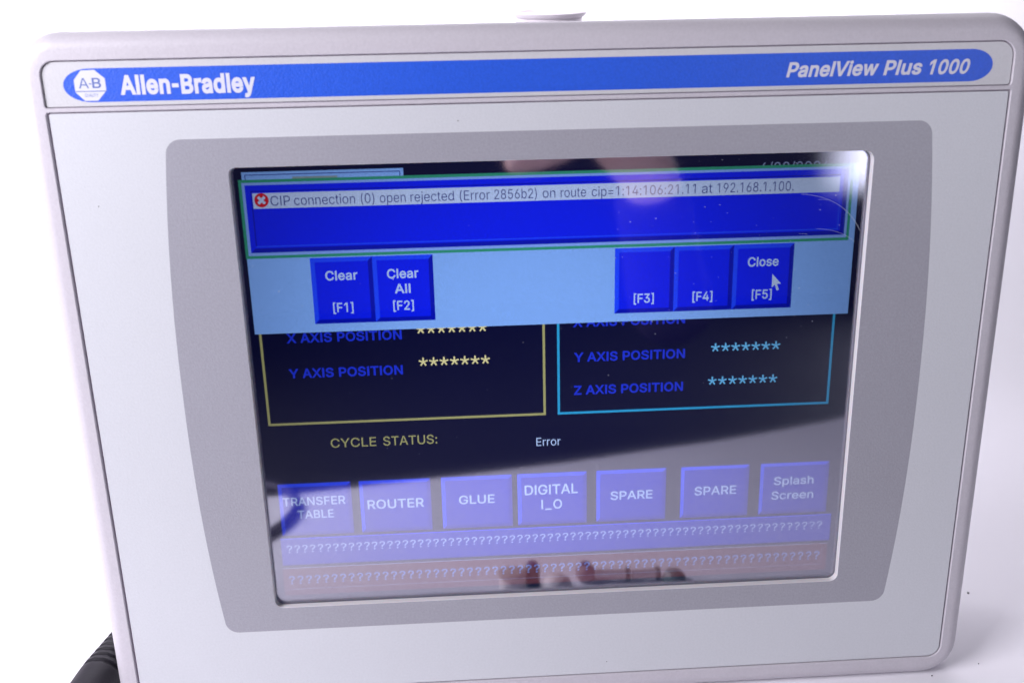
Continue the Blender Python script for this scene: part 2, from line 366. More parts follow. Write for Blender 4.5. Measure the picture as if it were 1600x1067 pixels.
    'd': (424, [[195,-8,151,-2,111,16,79,45,55,84,39,133,34,189,39,245,55,293,79,332,112,361,151,378,196,384,228,381,253,373,272,360,287,346,306,319,311,319,311,509,372,509,372,0,313,0,313,59,307,59,287,31,272,17,252,4,227,-5],[205,47,236,51,263,65,284,86,299,115,309,150,312,189,309,229,300,263,284,291,263,312,237,325,205,330,172,325,145,311,124,290,108,261,99,227,96,189,99,151,109,117,124,88,145,66,172,51]]),
    'e': (404, [[212,-8,161,-2,117,16,82,46,56,85,40,132,34,187,39,242,55,290,81,329,115,359,157,378,205,384,236,382,266,374,294,361,319,341,341,315,357,282,368,242,371,194,371,169,75,169,75,221,338,221,310,202,307,237,298,269,283,294,263,314,237,326,205,330,173,326,146,313,125,294,109,270,99,241,96,211,96,178,100,139,110,106,128,80,151,61,179,50,212,46,234,48,254,53,271,61,285,73,297,88,306,105,365,91,353,63,335,39,311,19,283,4,249,-5]]),
    'h': (410, [[114,227,114,0,53,0,53,509,114,509,114,287,102,287,124,332,152,362,187,379,227,384,264,380,295,369,321,349,341,321,353,285,357,240,357,0,296,0,296,235,290,275,273,304,246,323,210,329,184,326,161,317,141,303,126,283,117,257]]),
    'i': (166, [[53,0,53,379,114,379,114,0],[84,443,67,446,54,455,44,468,41,483,44,499,54,512,67,521,84,524,100,521,114,512,123,499,126,483,123,468,114,455,100,446]]),
    'j': (166, [[53,379,114,379,114,-30,111,-63,102,-90,86,-113,65,-129,37,-139,4,-143,-10,-143,-10,-87,2,-87,25,-83,40,-72,50,-54,53,-29],[83,443,67,446,53,455,44,468,41,483,44,499,53,512,67,521,83,524,100,521,114,512,123,499,126,483,123,468,114,455,100,446]]),
    'l': (168, [[53,0,53,509,115,509,115,0]]),
    'n': (409, [[114,227,114,0,53,0,53,379,112,379,112,287,102,287,124,332,152,362,187,379,227,384,264,380,295,369,321,349,341,321,353,285,357,240,357,0,296,0,296,235,290,275,273,304,246,323,210,329,184,326,161,317,141,303,126,283,117,257]]),
    'o': (415, [[207,-8,159,-2,117,16,82,46,56,85,40,133,34,187,40,243,56,291,82,330,117,360,159,378,207,384,256,378,299,360,333,330,359,291,376,243,381,187,376,133,359,85,333,46,299,16,256,-2],[207,46,242,51,270,66,292,89,307,117,316,151,319,187,316,224,307,258,292,287,270,310,242,325,207,330,173,325,145,310,124,287,108,258,99,224,96,187,99,151,108,117,124,89,145,66,173,51]]),
    'p': (424, [[53,-143,53,379,112,379,112,319,118,319,137,346,152,360,171,373,197,381,229,384,274,378,313,361,345,332,370,293,385,245,390,189,385,133,370,84,346,45,313,16,274,-2,229,-8,198,-5,173,4,153,17,138,31,118,59,114,59,114,-143],[220,47,253,51,279,66,301,88,316,117,325,151,328,189,325,227,316,261,301,290,280,311,253,325,220,330,188,325,161,312,140,291,125,263,116,229,113,189,116,150,125,115,140,86,162,65,188,51]]),
    'r': (259, [[53,0,53,379,112,379,112,321,115,321,130,347,152,367,181,380,243,384,243,322,207,326,182,323,159,315,140,301,126,284,117,262,114,237,114,0]]),
    's': (365, [[182,-8,145,-5,112,3,84,18,62,38,45,63,36,94,94,107,105,79,124,60,150,49,181,45,217,50,244,62,262,81,268,103,265,121,254,136,237,147,212,155,149,170,104,186,72,208,53,237,47,274,51,305,65,332,87,354,115,370,149,381,187,384,223,381,254,372,279,358,299,339,314,316,324,290,268,277,258,298,243,316,219,328,187,333,156,329,131,317,114,299,109,277,112,258,124,243,144,232,172,223,229,209,275,194,306,171,325,142,331,107,326,75,312,47,290,24,260,6,223,-5]]),
    't': (227, [[204,379,204,327,6,327,6,379],[65,471,126,471,126,98,128,76,136,61,150,53,202,54,213,2,168,-4,125,2,92,21,72,52,65,93]]),
    'u': (410, [[182,-5,146,-1,115,11,89,31,69,59,57,95,53,139,53,379,114,379,114,144,119,105,137,75,164,56,200,50,226,53,249,62,268,77,283,97,293,122,296,153,296,379,357,379,357,0,298,0,298,92,307,92,286,47,257,17,222,0]]),
    'w': (567, [[138,0,23,379,87,379,175,41,165,41,252,379,316,379,362,214,382,136,402,41,391,41,480,379,545,379,429,0,368,0,297,252,277,338,291,338,199,0]]),
    'y': (389, [[47,-139,61,-86,88,-90,104,-89,118,-84,130,-74,141,-58,151,-36,163,-1,17,379,84,379,206,21,184,21,305,379,371,379,204,-58,191,-85,177,-107,159,-124,139,-136,117,-143,77,-145]]),
}
def area2(l): return sum(l[i - 1][0] * l[i][1] - l[i][0] * l[i - 1][1] for i in range(len(l)))
_gl = {}
def glyph(ch, bold):
    """points and triangles of one letter; bold moves every contour outwards by that much"""
    k = (ch, bold)
    if k not in _gl:
        adv, cont = GLYPHS[ch]
        loops = [[(c[i] / 1000, c[i + 1] / 1000) for i in range(0, len(c), 2)] for c in cont]
        big = max(loops, key=lambda l: abs(area2(l)))
        sgn = 1 if area2(big) > 0 else -1
        if bold:
            new = []
            for l in loops:
                o = []
                for i, p in enumerate(l):
                    a = Vector(l[i - 1]); b = Vector(l[(i + 1) % len(l)]); q = Vector(p)
                    e1 = (q - a).normalized(); e2 = (b - q).normalized()
                    n = Vector((e1.y + e2.y, -e1.x - e2.x)); d = max(0.45, n.length / 2)
                    n = n.normalized() * (bold * sgn / d)
                    o.append((q.x + n.x, q.y + n.y))
                new.append(o)
            loops = new
        flat_, ed = [], []
        for l in loops:
            k0 = len(flat_)
            flat_ += [Vector(p) for p in l]
            ed += [(k0 + i, k0 + (i + 1) % len(l)) for i in range(len(l))]
        vo, _, fo, _, _, _ = delaunay_2d_cdt(flat_, ed, [], 0, 1e-5)
        def wind(p):
            wn = 0
            for l in loops:
                for i in range(len(l)):
                    a, b = l[i - 1], l[i]
                    side = (b[0] - a[0]) * (p.y - a[1]) - (p.x - a[0]) * (b[1] - a[1])
                    if a[1] <= p.y < b[1] and side > 0: wn += 1
                    elif b[1] <= p.y < a[1] and side < 0: wn -= 1
            return wn
        tris = [tuple(f) for f in fo if wind(sum((vo[i] for i in f), Vector((0, 0))) / len(f)) != 0]
        _gl[k] = (adv / 1000, [tuple(v) for v in vo], tris)
    return _gl[k]
def text_mesh(s, cap, x0, x1, base, bold=0, shear=0.0, track=0.0):
    """outline text as triangles, fitted from x0 to x1 on the baseline; returns verts, faces in plane units"""
    V = []; Fc = []; pen = 0.0
    for ch in s:
        if ch == ' ': pen += 0.2; continue
        adv, pts, tr = glyph(ch, bold); k = len(V)
        V += [[x + pen, y] for x, y in pts]; Fc += [tuple(i + k for i in t) for t in tr]
        pen += adv + track + bold * 0.6
    a = min(v[0] for v in V); b = max(v[0] for v in V)
    lo, hi = -bold, 0.509 + bold
    sy = cap / (hi - lo)
    out = [[(v[0] - a), (v[1] - lo) * sy] for v in V]
    sx = (x1 - x0) / (b - a)
    for q in out: q[0] = q[0] * sx + q[1] * shear
    a2 = min(q[0] for q in out); b2 = max(q[0] for q in out)
    k = (x1 - x0) / (b2 - a2)
    return [(x0 + (q[0] - a2) * k, base + q[1]) for q in out], Fc
def words(name, items, z, m, parent, conv=None):
    """items: (text, cap, x0, x1, base, bold, shear); one mesh"""
    V = []; Fc = []
    for it in items:
        s, cap, x0, x1, base = it[:5]
        bold = it[5] if len(it) > 5 else 0.0
        shear = it[6] if len(it) > 6 else 0.0
        if conv:
            vs, fs = text_mesh(s, cap, x0, x1, 0.0, bold, shear)
            vs = [(x, base - y) for x, y in vs]
            vs = [conv(x, y) for x, y in vs]
        else:
            vs, fs = text_mesh(s, cap, x0, x1, base, bold, shear)
        k = len(V)
        V += [F(x, y, z) for x, y in vs]
        Fc += [tuple(i + k for i in f) for f in fs]
    me = bpy.data.meshes.new(name)
    me.from_pydata([tuple(v) for v in V], [], Fc)
    return link(name, me, m, parent)

# ------------------------------------------------------------------ setting: white paper sweep on a dark desk
def front_edge(x):   # where the paper ends in front of the panel (mm)
    pts = [(-1200, -150), (-420, -230), (-165, -286), (-96, -307), (45, -339), (154, -379), (297, -445), (420, -520), (1200, -900)]
    for (xa, ya), (xb, yb) in zip(pts, pts[1:]):
        if xa <= x <= xb: return ya + (yb - ya) * (x - xa) / (xb - xa)
    return pts[0][1]
def build_paper():
    bm = bmesh.new()
    xs = [-1200 + 40 * i for i in range(61)]
    prof = [(150, 0)]
    r = 110; yc = 195
    for i in range(0, 13):
        a = math.radians(84 * i / 12)
        prof.append((yc + r * math.sin(a), r * (1 - math.cos(a))))
    ye, ze = prof[-1]
    prof.append((ye + 70, ze + 660))
    rows = []
    for x in xs:
        fe = front_edge(x)
        col = []
        for k in range(9):
            t = k / 8
            y = fe + (150 - fe) * t
            z = 0.0
            if k == 0: z = 1.2 + 0.8 * math.sin(x * 0.02)
            col.append((x, y, z))
        col += [(x, y, z) for y, z in prof[1:]]
        rows.append(col)
    top = [[bm.verts.new(Vector(p) * MM) for p in c] for c in rows]
    bot = []
    for c in rows:
        l = []
        for i, p in enumerate(c):
            q0, q1 = Vector(c[max(0, i - 1)]), Vector(c[min(len(c) - 1, i + 1)])
            t = (q1 - q0).normalized()
            l.append(bm.verts.new((Vector(p) + Vector((0, t.z, -t.y)) * 0.4) * MM))
        bot.append(l)
    n = len(rows[0])
    for a, b in ((top, bot),):
        for g in (a, b):
            for u, v in zip(g, g[1:]):
                for i in range(n - 1): bm.faces.new((u[i], v[i], v[i + 1], u[i + 1]))
        for i in range(len(a) - 1):
            bm.faces.new((a[i][0], b[i][0], b[i + 1][0], a[i + 1][0])); bm.faces.new((a[i][-1], b[i][-1], b[i + 1][-1], a[i + 1][-1]))
        for i in range(n - 1):
            bm.faces.new((a[0][i], b[0][i], b[0][i + 1], a[0][i + 1])); bm.faces.new((a[-1][i], b[-1][i], b[-1][i + 1], a[-1][i + 1]))
    o = bm_link('backdrop_paper', bm, M['paper'], None, 40)
    tag(o, kind='structure')
    return o
build_paper()
bm = bmesh.new()
bmesh.ops.create_cube(bm, size=1, matrix=Matrix.Translation((0, -0.25, -0.0195)) @ Matrix.Diagonal((3.0, 2.6, 0.035, 1)))
bmesh.ops.bevel(bm, geom=bm.edges[:], offset=0.003, segments=2, affect='EDGES')
tag(bm_link('desk_top', bm, M['desk'], None, 40), kind='structure')

# ------------------------------------------------------------------ the operator panel
panel = empty('operator_panel', tuple(Vector((0, -17.605, 0.835)) * MM), (-LEAN, 0, 0))
tag(panel, 'light grey touch panel with blue title stripe and lit error screen on white paper', 'touch panel')

PX0, PX1, PY0, PY1 = -161.9, 151.5, -117.5, 99.8      # opening of the lower panel
LX0, LX1, LY0, LY1 = -161.8, 151.3, 101.2, 115.4      # opening of the label
OX0, OX1, OY0, OY1 = -170.3, 159.6, -126.6, 124.4     # outside of the frame
def build_frame():
    bm = bmesh.new()
    n = 10
    prof = []
    d_out, d_z = 5.6, 6.0
    for i in range(9):                     # rounded shoulder
        a = math.radians(90 * i / 8)
        prof.append((d_out * (1 - math.sin(a)), -d_z * (1 - math.cos(a))))
    prof = prof[::1]
    # i=0 -> inset d_out at z 0 ; i=8 -> inset 0 at z -d_z
    loops = []
    for ins, z in prof:
        rr = 14.5 - ins
        loops.append(loop(bm, rrect(OX0 + ins, OX1 - ins, OY0 + ins, OY1 - ins, (rr, rr + 1.5, rr, rr), n), z + 0.35))
    for a, b in zip(loops, loops[1:]): bridge(bm, a, b)
    back = loop(bm, rrect(OX0 + 0.4, OX1 - 0.4, OY0 + 0.4, OY1 - 0.4, (14.1, 15.6, 14.1, 14.1), n), -9.5)
    bridge(bm, loops[-1], back)
    holes = []
    for (x0, x1, y0, y1, r) in ((PX0, PX1, PY0, PY1, (0.9, 0.6, 5.0, 5.0)), (LX0, LX1, LY0, LY1, (4.5, 5.0, 1.2, 0.8))):
        c = 0.22
        r2 = tuple(v + c for v in r)
        h0 = loop(bm, rrect(x0 - c, x1 + c, y0 - c, y1 + c, r2, 6), 0.35)
        h1 = loop(bm, rrect(x0, x1, y0, y1, r, 6), 0.35 - c)
        h2 = loop(bm, rrect(x0, x1, y0, y1, r, 6), -1.15)
        bridge(bm, h0, h1); bridge(bm, h1, h2)
        if y0 < 0: fill(bm, [h2, loop(bm, rrect(-108, 108, -82.2, 82.1, 3, 4), -1.15)], 1)
        else: fill(bm, [h2], 1)
        holes.append(h0)
    fill(bm, [loops[0]] + holes)
    fill(bm, [back])
    return bm_link('bezel_frame', bm, [M['frame'], M['gap']], panel, 35)
build_frame()

WIN = (-107.1, 107.1, -81.3, 81.2)
def mask_outline(grow=0.0):
    pts = []
    # top edge with corners, sides bulge towards the middle
    def side(y):   # half width at height y
        t = y / 90.5
        return 131.0 - 5.2 * abs(t) ** 2.2 + grow
    top, bot, r = 90.6 + grow, -90.9 - grow, 5.0
    N = 22
    # right side, top to bottom
    right = []
    for i in range(N + 1):
        y = (top - r) + ((bot + r) - (top - r)) * i / N
        right.append((side(y), y))
    cr = []
    x0 = right[0][0]
    for i in range(1, 8):
        a = math.radians(90 - 90 * i / 8); cr.append((x0 - r + r * math.cos(a), top - r + r * math.sin(a)))
    cb = []
    x1 = right[-1][0]
    for i in range(1, 8):
        a = math.radians(-90 * i / 8); cb.append((x1 - r + r * math.cos(a), bot + r + r * math.sin(a)))
    half = [(x0 - r, top)] + cr + right + cb + [(x1 - r, bot)]
    left = [(-x, y) for x, y in reversed(half)]
    return half + left
G_ = 0.75
plate('front_panel', rrect(PX0 + G_, PX1 - 0.55, PY0 + 0.45, PY1 - 0.35, (0.7, 0.5, 4.4, 4.4), 6), [mask_outline()], 0.0, -2.0, M['panel'], panel, 0.12, 0.0)
plate('screen_surround', mask_outline(-0.01), [rrect(WIN[0] - .12, WIN[1] + .12, WIN[2] - .12, WIN[3] + .12, (2.3, 3.3, 3.1, 3.3), 6)], 0.015, -0.28, M['mask'], panel)
plate('window_rim', rrect(-107.9, 107.9, -82.1, 82.0, (3, 4, 4, 4), 6), [rrect(*WIN, (2.2, 3.2, 3.0, 3.2), 6)], -0.05, -2.44, M['rim'], panel, 0.0, 0.15)
plate('label_plate', rrect(LX0 + 0.35, LX1 - 0.35, LY0 + 0.25, LY1 - 0.3, (4.2, 4.7, 1.0, 0.6), 6), [], -0.25, -1.6, M['label'], panel, 0.1)

# label print: stripe, emblem, lettering
ZL = -0.25
def flat(name, outer, z, m, parent, conv=None):
    bm = bmesh.new()
    l = [bm.verts.new(F(*(conv(x, y) if conv else (x, y)), z)) for x, y in outer]
    fill(bm, [l])
    me = bpy.data.meshes.new(name); bm.to_mesh(me); bm.free()
    return link(name, me, m, parent)
def stripe():
    x0, x1, y0, y1 = -155.4, 144.5, 102.75, 112.95
    pts = []
    h = (y1 - y0) / 2; yc = (y0 + y1) / 2
    for i in range(17):
        a = math.radians(90 + 180 * i / 16); pts.append((x0 + 8.5 + 8.5 * math.cos(a), yc + h * math.sin(a)))
    for i in range(17):
        a = math.radians(-90 + 180 * i / 16); pts.append((x1 - 7.5 + 7.5 * math.cos(a), yc + h * math.sin(a)))
    return pts
flat('blue_stripe', stripe(), ZL + 0.02, M['blue'], panel)
lab = bpy.data.objects['label_plate']
octo = [(-151.9, 109.6), (-149.4, 112.4), (-145.2, 112.5), (-142.3, 109.9), (-142.3, 106.2), (-145.2, 103.2), (-149.3, 103.2), (-151.9, 105.9)]
flat('emblem', octo, ZL + 0.04, M['print'], panel)
words('emblem_lettering', [('A', 3.1, -150.6, -147.5, 107.0, 0.0), ('B', 3.1, -146.4, -143.7, 107.0, 0.01), ('-', 3.1, -147.4, -146.7, 107.0, 0.0),
                           ('QUALITY', 0.95, -149.1, -145.0, 104.4, 0.0)], ZL + 0.06, M['logo_line'], panel)
flat('emblem_line', [(-151.9, 105.95), (-142.3, 105.95), (-142.3, 106.2), (-151.9, 106.2)], ZL + 0.06, M['logo_line'], panel)
words('brand_lettering', [('Allen', 6.0, -138.0, -122.4, 104.75, 0.034), ('-', 6.0, -121.8, -119.7, 104.7, 0.03), ('Bradley', 6.0, -119.0, -95.7, 104.65, 0.034)], ZL + 0.05, M['print'], panel)
words('model_lettering', [('PanelView', 4.7, 75.5, 106.3, 105.35, 0.026, 0.22), ('Plus', 4.7, 107.8, 120.8, 105.3, 0.026, 0.22),
                          ('1000', 4.7, 123.2, 136.8, 105.2, 0.026, 0.22)], ZL + 0.05, M['print'], panel)

# rear housing behind the flange
def build_housing():
    bm = bmesh.new()
    a = loop(bm, rrect(-152, 141, -106, 104, 4, 4), -9.4)
    b = loop(bm, rrect(-152, 141, -106, 104, 4, 4), -50)
    c = loop(bm, rrect(-147, 136, -101, 99, 6, 4), -58)
    fill(bm, [a]); bridge(bm, a, b); bridge(bm, b, c); fill(bm, [c])
    return bm_link('rear_housing', bm, M['housing'], panel, 35)
build_housing()
plate('gasket', rrect(-158, 147.5, -114, 112, 6, 5), [], -9.45, -11.5, M['rubber'], panel)

# ------------------------------------------------------------------ display
ZD = -3.5
def P(px, py):     # display pixel (640 x 480) to face mm
    return (-105.6 + px * 0.33, 79.2 - py * 0.33)
bm = bmesh.new()
l = loop(bm, rrect(-108.5, 108.5, -82.6, 82.6, 1, 2), ZD); b = loop(bm, rrect(-108.5, 108.5, -82.6, 82.6, 1, 2), ZD - 5)
fill(bm, [l]); bridge(bm, l, b); fill(bm, [b])
disp = bm_link('display', bm, K['black'], panel)
disp['label'] = 'lit display showing a blue pop-up error message over a black machine page'
bm = bmesh.new()
a = loop(bm, rrect(-107.6, 107.6, -81.9, 81.9, 3, 5), -2.45); b = loop(bm, rrect(-107.6, 107.6, -81.9, 81.9, 3, 5), -3.0)
fill(bm, [a]); bridge(bm, a, b); fill(bm, [b])
glass = bm_link('touch_glass', bm, M['glass'], panel)

LZ = 0.02
def zz(n): return ZD + LZ * n
def quads(name, rects, layer, mats, label=None):
    """rects: (x0, y0, x1, y1, material index) in display pixels"""
    V = []; Fc = []; mi = []
    for r in rects:
        x0, y0, x1, y1 = r[:4]; k = len(V)
        for x, y in ((x0, y1), (x1, y1), (x1, y0), (x0, y0)): V.append(tuple(F(*P(x, y), zz(layer))))
        Fc.append((k, k + 1, k + 2, k + 3)); mi.append(r[4] if len(r) > 4 else 0)
    me = bpy.data.meshes.new(name); me.from_pydata(V, [], Fc)
    o = link(name, me, mats, disp)
    for p, m_ in zip(me.polygons, mi): p.material_index = m_
    if label: o['label'] = label
    return o
def ring(x0, y0, x1, y1, t, mi=0):
    return [(x0, y0, x1, y0 + t, mi), (x0, y1 - t, x1, y1, mi), (x0, y0 + t, x0 + t, y1 - t, mi), (x1 - t, y0 + t, x1, y1 - t, mi)]
def bevelbox(x0, y0, x1, y1, t):
    """mitred bevel quads for a screen button: (poly, index) 0 face, 1 light, 2 dark"""
    i = (x0 + t, y0 + t, x1 - t, y1 - t)
    return [([(i[0], i[3]), (i[2], i[3]), (i[2], i[1]), (i[0], i[1])], 0),
            ([(x0, y0), (i[0], i[1]), (i[2], i[1]), (x1, y0)], 1),
            ([(x0, y0), (x0, y1), (i[0], i[3]), (i[0], i[1])], 1),
            ([(x0, y1), (x1, y1), (i[2], i[3]), (i[0], i[3])], 2),
            ([(x1, y1), (x1, y0), (i[2], i[1]), (i[2], i[3])], 2)]
def polys(name, pl, layer, mats, label=None):
    V = []; Fc = []; mi = []
    for pts, m_ in pl:
        k = len(V)
        V += [tuple(F(*P(x, y), zz(layer))) for x, y in pts]
        Fc.append(tuple(range(k, k + len(pts)))); mi.append(m_)
    me = bpy.data.meshes.new(name); me.from_pydata(V, [], Fc)
    o = link(name, me, mats, disp)
    for p, m_ in zip(me.polygons, mi): p.material_index = m_
    if label: o['label'] = label
    return o
def cap(name, items, layer, m, label=None):
    o = words(name, items, zz(layer), m, disp, conv=P)
    if label: o['label'] = label
    return o

# machine page underneath
quads('title_box', [(5, -0.5, 166, 9)], 1, [K['pale']])
quads('title_box_line', [(8, 2, 163, 2.8), (8, 2, 8.8, 9), (162.2, 2, 163, 9)], 2, [K['navytext']])
quads('title_box_mark', [(55, 5, 100, 9)], 3, [K['smear']])
cap('date_text', [('4/29/2024', 10, 531, 603, 14, 0.0)], 2, K['grey'])
quads('yellow_frame', ring(6, 120, 307, 270, 2.6), 1, [K['yellow']])
quads('cyan_frame', ring(320, 120, 622, 270, 2.6), 1, [K['cyan']])
BT = 0.022
cap('axis_caption', [('X AXIS POSITION', 10.5, 34, 155, 178, BT)], 2, K['bluetext'])
cap('axis_caption', [('Y AXIS POSITION', 10.5, 33, 154, 217, BT)], 2, K['bluetext'])
cap('axis_caption', [('X AXIS POSITION', 10.5, 337, 458, 171.5, BT)], 2, K['bluetext'])
cap('axis_caption', [('Y AXIS POSITION', 10.5, 338, 459, 210.5, BT)], 2, K['bluetext'])
cap('axis_caption', [('Z AXIS POSITION', 10.5, 338, 458, 248, BT)], 2, K['bluetext'])
def stars(x0, x1, yc, m, name='value_stars'):
    pl = []
    pitch = (x1 - x0 - 8.5) / 6
    for k in range(7):
        cx = x0 + 4.2 + pitch * k
        for a in (90, 18, -54, -126, 162):
            dx, dy = math.cos(math.radians(a)), -math.sin(math.radians(a))
            nx, ny = -dy * 0.85, dx * 0.85
            L = 4.9
            pl.append(([(cx - nx, yc - ny), (cx + dx * L - nx, yc + dy * L - ny), (cx + dx * L + nx, yc + dy * L + ny), (cx + nx, yc + ny)], 0))
    return polys(name, pl, 2, [m])
stars(171, 245, 168, K['star_y'])
stars(172, 247, 204, K['star_y'])
stars(488, 563, 200, K['star_c'])
stars(486, 562, 238, K['star_c'])
cap('status_caption', [('CYCLE', 10.5, 71, 120.5, 298, 0.006), ('STATUS:', 10.5, 128, 187, 298, 0.006)], 2, K['yellow'])
cap('status_value', [('Error', 9.6, 296, 323, 306, 0.0)], 2, K['caption'])
KEYS = [(9, 89, [('TRANSFER', 10, 13, 82, 365.5), ('TABLE', 10, 28, 68, 381.5)]),
        (98, 177, [('ROUTER', 11, 106, 169, 373.5)]),
        (189, 268, [('GLUE', 10.5, 208, 248, 372.5)]),
        (274, 352, [('DIGITAL', 12, 282, 342, 365), ('I', 11.5, 300.5, 302.5, 383), ('_', 11.5, 305, 312, 383), ('O', 11.5, 314, 324, 383)]),
        (363, 442, [('SPARE', 10.5, 379, 427, 375.5)]),
        (459, 537, [('SPARE', 10.5, 475, 523, 374.5)]),
        (550, 629, [('Splash', 10, 566, 612, 366), ('Screen', 10, 564, 613, 384)])]
for x0, x1, tx in KEYS:
    polys('screen_button', bevelbox(x0, 339, x1, 402, 4), 1, [K['keyblue'], K['blue_light'], K['blue_dark']])
    cap('button_caption', [t + (0.012,) for t in tx], 2, K['caption'])
quads('message_bar', [(6, 405, 636, 438, 0), (6, 405, 636, 406.5, 1), (6, 438, 636, 439, 2)], 1, [K['keyblue'], K['blue_light'], K['blue_dark']], 'blue bar filled with question marks')
n = 71
cap('message_text', [('?', 9.5, 12 + k * 607.5 / (n - 1), 12 + k * 607.5 / (n - 1) + 6.3, 423.5, 0.0) for k in range(n)], 2, K['caption'])
quads('message_bar', [(5, 442, 634, 477, 0)] + [(5, 442, 634, 443.2, 1), (8, 469, 629, 470, 1), (628, 447, 629, 469, 1)], 1, [K['barred'], K['grey']], 'dark red bar filled with question marks')
n = 64
cap('message_text', [('?', 10.5, 11 + k * 608 / (n - 1), 11 + k * 608 / (n - 1) + 7, 463, 0.012) for k in range(n)], 2, K['bar_text'])
# pop-up window
quads('popup_window', [(2, 7, 635.5, 167, 0)], 4, [K['pale']])
quads('popup_border', ring(1.2, 7, 629.5, 87, 3.0), 5, [K['green']])
quads('popup_inner_border', ring(4.2, 10, 626.5, 84, 3.2), 6, [K['band']])
polys('message_panel', bevelbox(7, 12.5, 624, 81, 4.5), 7, [K['blue'], K['blue'], K['blue_dark']])
quads('message_panel_line', [(13, 74, 617, 75.2, 0), (616, 19, 617.2, 75, 0), (13, 18, 616, 19.2, 1), (12.4, 18, 13.6, 74, 1)], 8, [K['blue_light'], K['blue_dark']])
quads('message_row', [(14, 20.5, 615.5, 36, 0)], 9, [K['white']])
cx, cy, rr = 22.6, 27.6, 7.2
polys('error_icon', [([(cx + rr * math.cos(a * math.pi / 8), cy + rr * math.sin(a * math.pi / 8)) for a in range(16)][::-1], 0)], 10, [K['red']])
d_, t_ = 3.3, 1.0
polys('error_cross', [([(cx - d_ - t_, cy - d_ + t_), (cx + d_ - t_, cy + d_ + t_), (cx + d_ + t_, cy + d_ - t_), (cx - d_ + t_, cy - d_ - t_)], 0),
                      ([(cx - d_ + t_, cy + d_ + t_), (cx - d_ - t_, cy + d_ - t_), (cx + d_ - t_, cy - d_ - t_), (cx + d_ + t_, cy - d_ + t_)], 0)], 11, [K['white']])
cap('message_text', [(s, 9.6, a, b, 33.3, -0.004) for s, a, b in (('CIP', 31.5, 51), ('connection', 55, 116), ('(0)', 122, 135.5), ('open', 141, 167),
    ('rejected', 172, 216), ('(Error', 222, 252.5), ('2856b2)', 257, 300.5), ('on', 306.5, 319.5), ('route', 325, 351), ('cip=1:14:106:21.11', 357, 464.5),
    ('at', 471, 482), ('192.168.1.100.', 487, 567))], 10, K['navytext'])
TX = {'F1': [('Clear', 80, 113, 112)], 'F2': [('Clear', 143.5, 176, 112), ('All', 150.5, 167, 128)], 'F3': [], 'F4': [], 'F5': [('Close', 523, 556, 112)]}
for nm, x0, x1, fx0, fx1 in (('F1', 65.5, 129, 85.5, 106.5), ('F2', 129, 191.5, 148, 169.5), ('F3', 381.5, 444.5, 402, 423.5), ('F4', 444.5, 507.5, 465, 486.5), ('F5', 507.5, 572, 529, 550.5)):
    polys('screen_button', bevelbox(x0, 88, x1, 158, 4.5), 8, [K['blue'], K['blue_light'], K['blue_dark']])
    cap('button_caption', [(s, 10, a, b, base, 0.016) for s, a, b, base in TX[nm]] + [('[' + nm + ']', 10, fx0, fx1, 146 if fx0 < 200 else 147.3, 0.012)], 9, K['caption'])
polys('mouse_pointer', [([(550, 120.5), (550, 135.5), (553.3, 132.3), (555.6, 138.8), (558, 138), (555.6, 131.6), (559.8, 131.4)][::-1], 0)], 11, [K['white']])

# dust and scratches on the glass
def dust():
    V = []; Fc = []
    for k in range(150):
        x = random.uniform(-106, 106); y = random.uniform(-80, 80)
        if random.random() < 0.45: x = random.uniform(20, 106); y = random.uniform(15, 80)
        s = random.choice((0.06, 0.08, 0.08, 0.14)) * random.uniform(0.6, 1.3)
        a = random.uniform(0, 3); e = random.uniform(1, 2.2)
        q = []
        for i in range(5):
            t = a + i * 2 * math.pi / 5
            q.append(tuple(F(x + s * e * math.cos(t), y + s * math.sin(t), -2.44)))
        k0 = len(V)
        V += q; V.append(tuple(F(x, y, -2.38)))
        Fc += [(k0 + i, k0 + (i + 1) % 5, k0 + 5) for i in range(5)]
    me = bpy.data.meshes.new('dust'); me.from_pydata(V, [], Fc)
    o = link('dust', me, M['dust'], panel)
    o['kind'] = 'stuff'
dust()
def hair(name, pts, r, m, parent=panel):
    bm = bmesh.new(); prev = None
    n = len(pts)
    for i, (x, y) in enumerate(pts):
        a = Vector(pts[max(0, i - 1)]); b = Vector(pts[min(n - 1, i + 1)]); t = (b - a).normalized(); nx, ny = -t.y * r, t.x * r
        cur = [bm.verts.new(F(x + nx, y + ny, -2.43)), bm.verts.new(F(x, y, -2.43 + r)), bm.verts.new(F(x - nx, y - ny, -2.43))]
        if prev:
            for k in range(2): bm.faces.new((prev[k], prev[k + 1], cur[k + 1], cur[k]))
        prev = cur
    return bm_link(name, bm, m, parent)
def arc(p0, p1, p2, n=14):
    out = []
    for i in range(n + 1):
        t = i / n
        out.append(tuple((1 - t) ** 2 * a + 2 * t * (1 - t) * b + t * t * c for a, b, c in zip(p0, p1, p2)))
    return out
hair('scratch', arc((84, 67), (99, 66), (105.5, 54)), 0.045, M['dust'])
hair('scratch', arc((90, 55), (99, 54.5), (104, 50)), 0.03, M['dust'])
for k in range(4):
    x = random.uniform(78, 94); y = random.uniform(46, 76)
    hair('scratch', arc((x, y), (x + 2, y + 0.1), (x + random.uniform(2.5, 5), y + random.uniform(-.3, .3)), 3), 0.028, M['dust'])

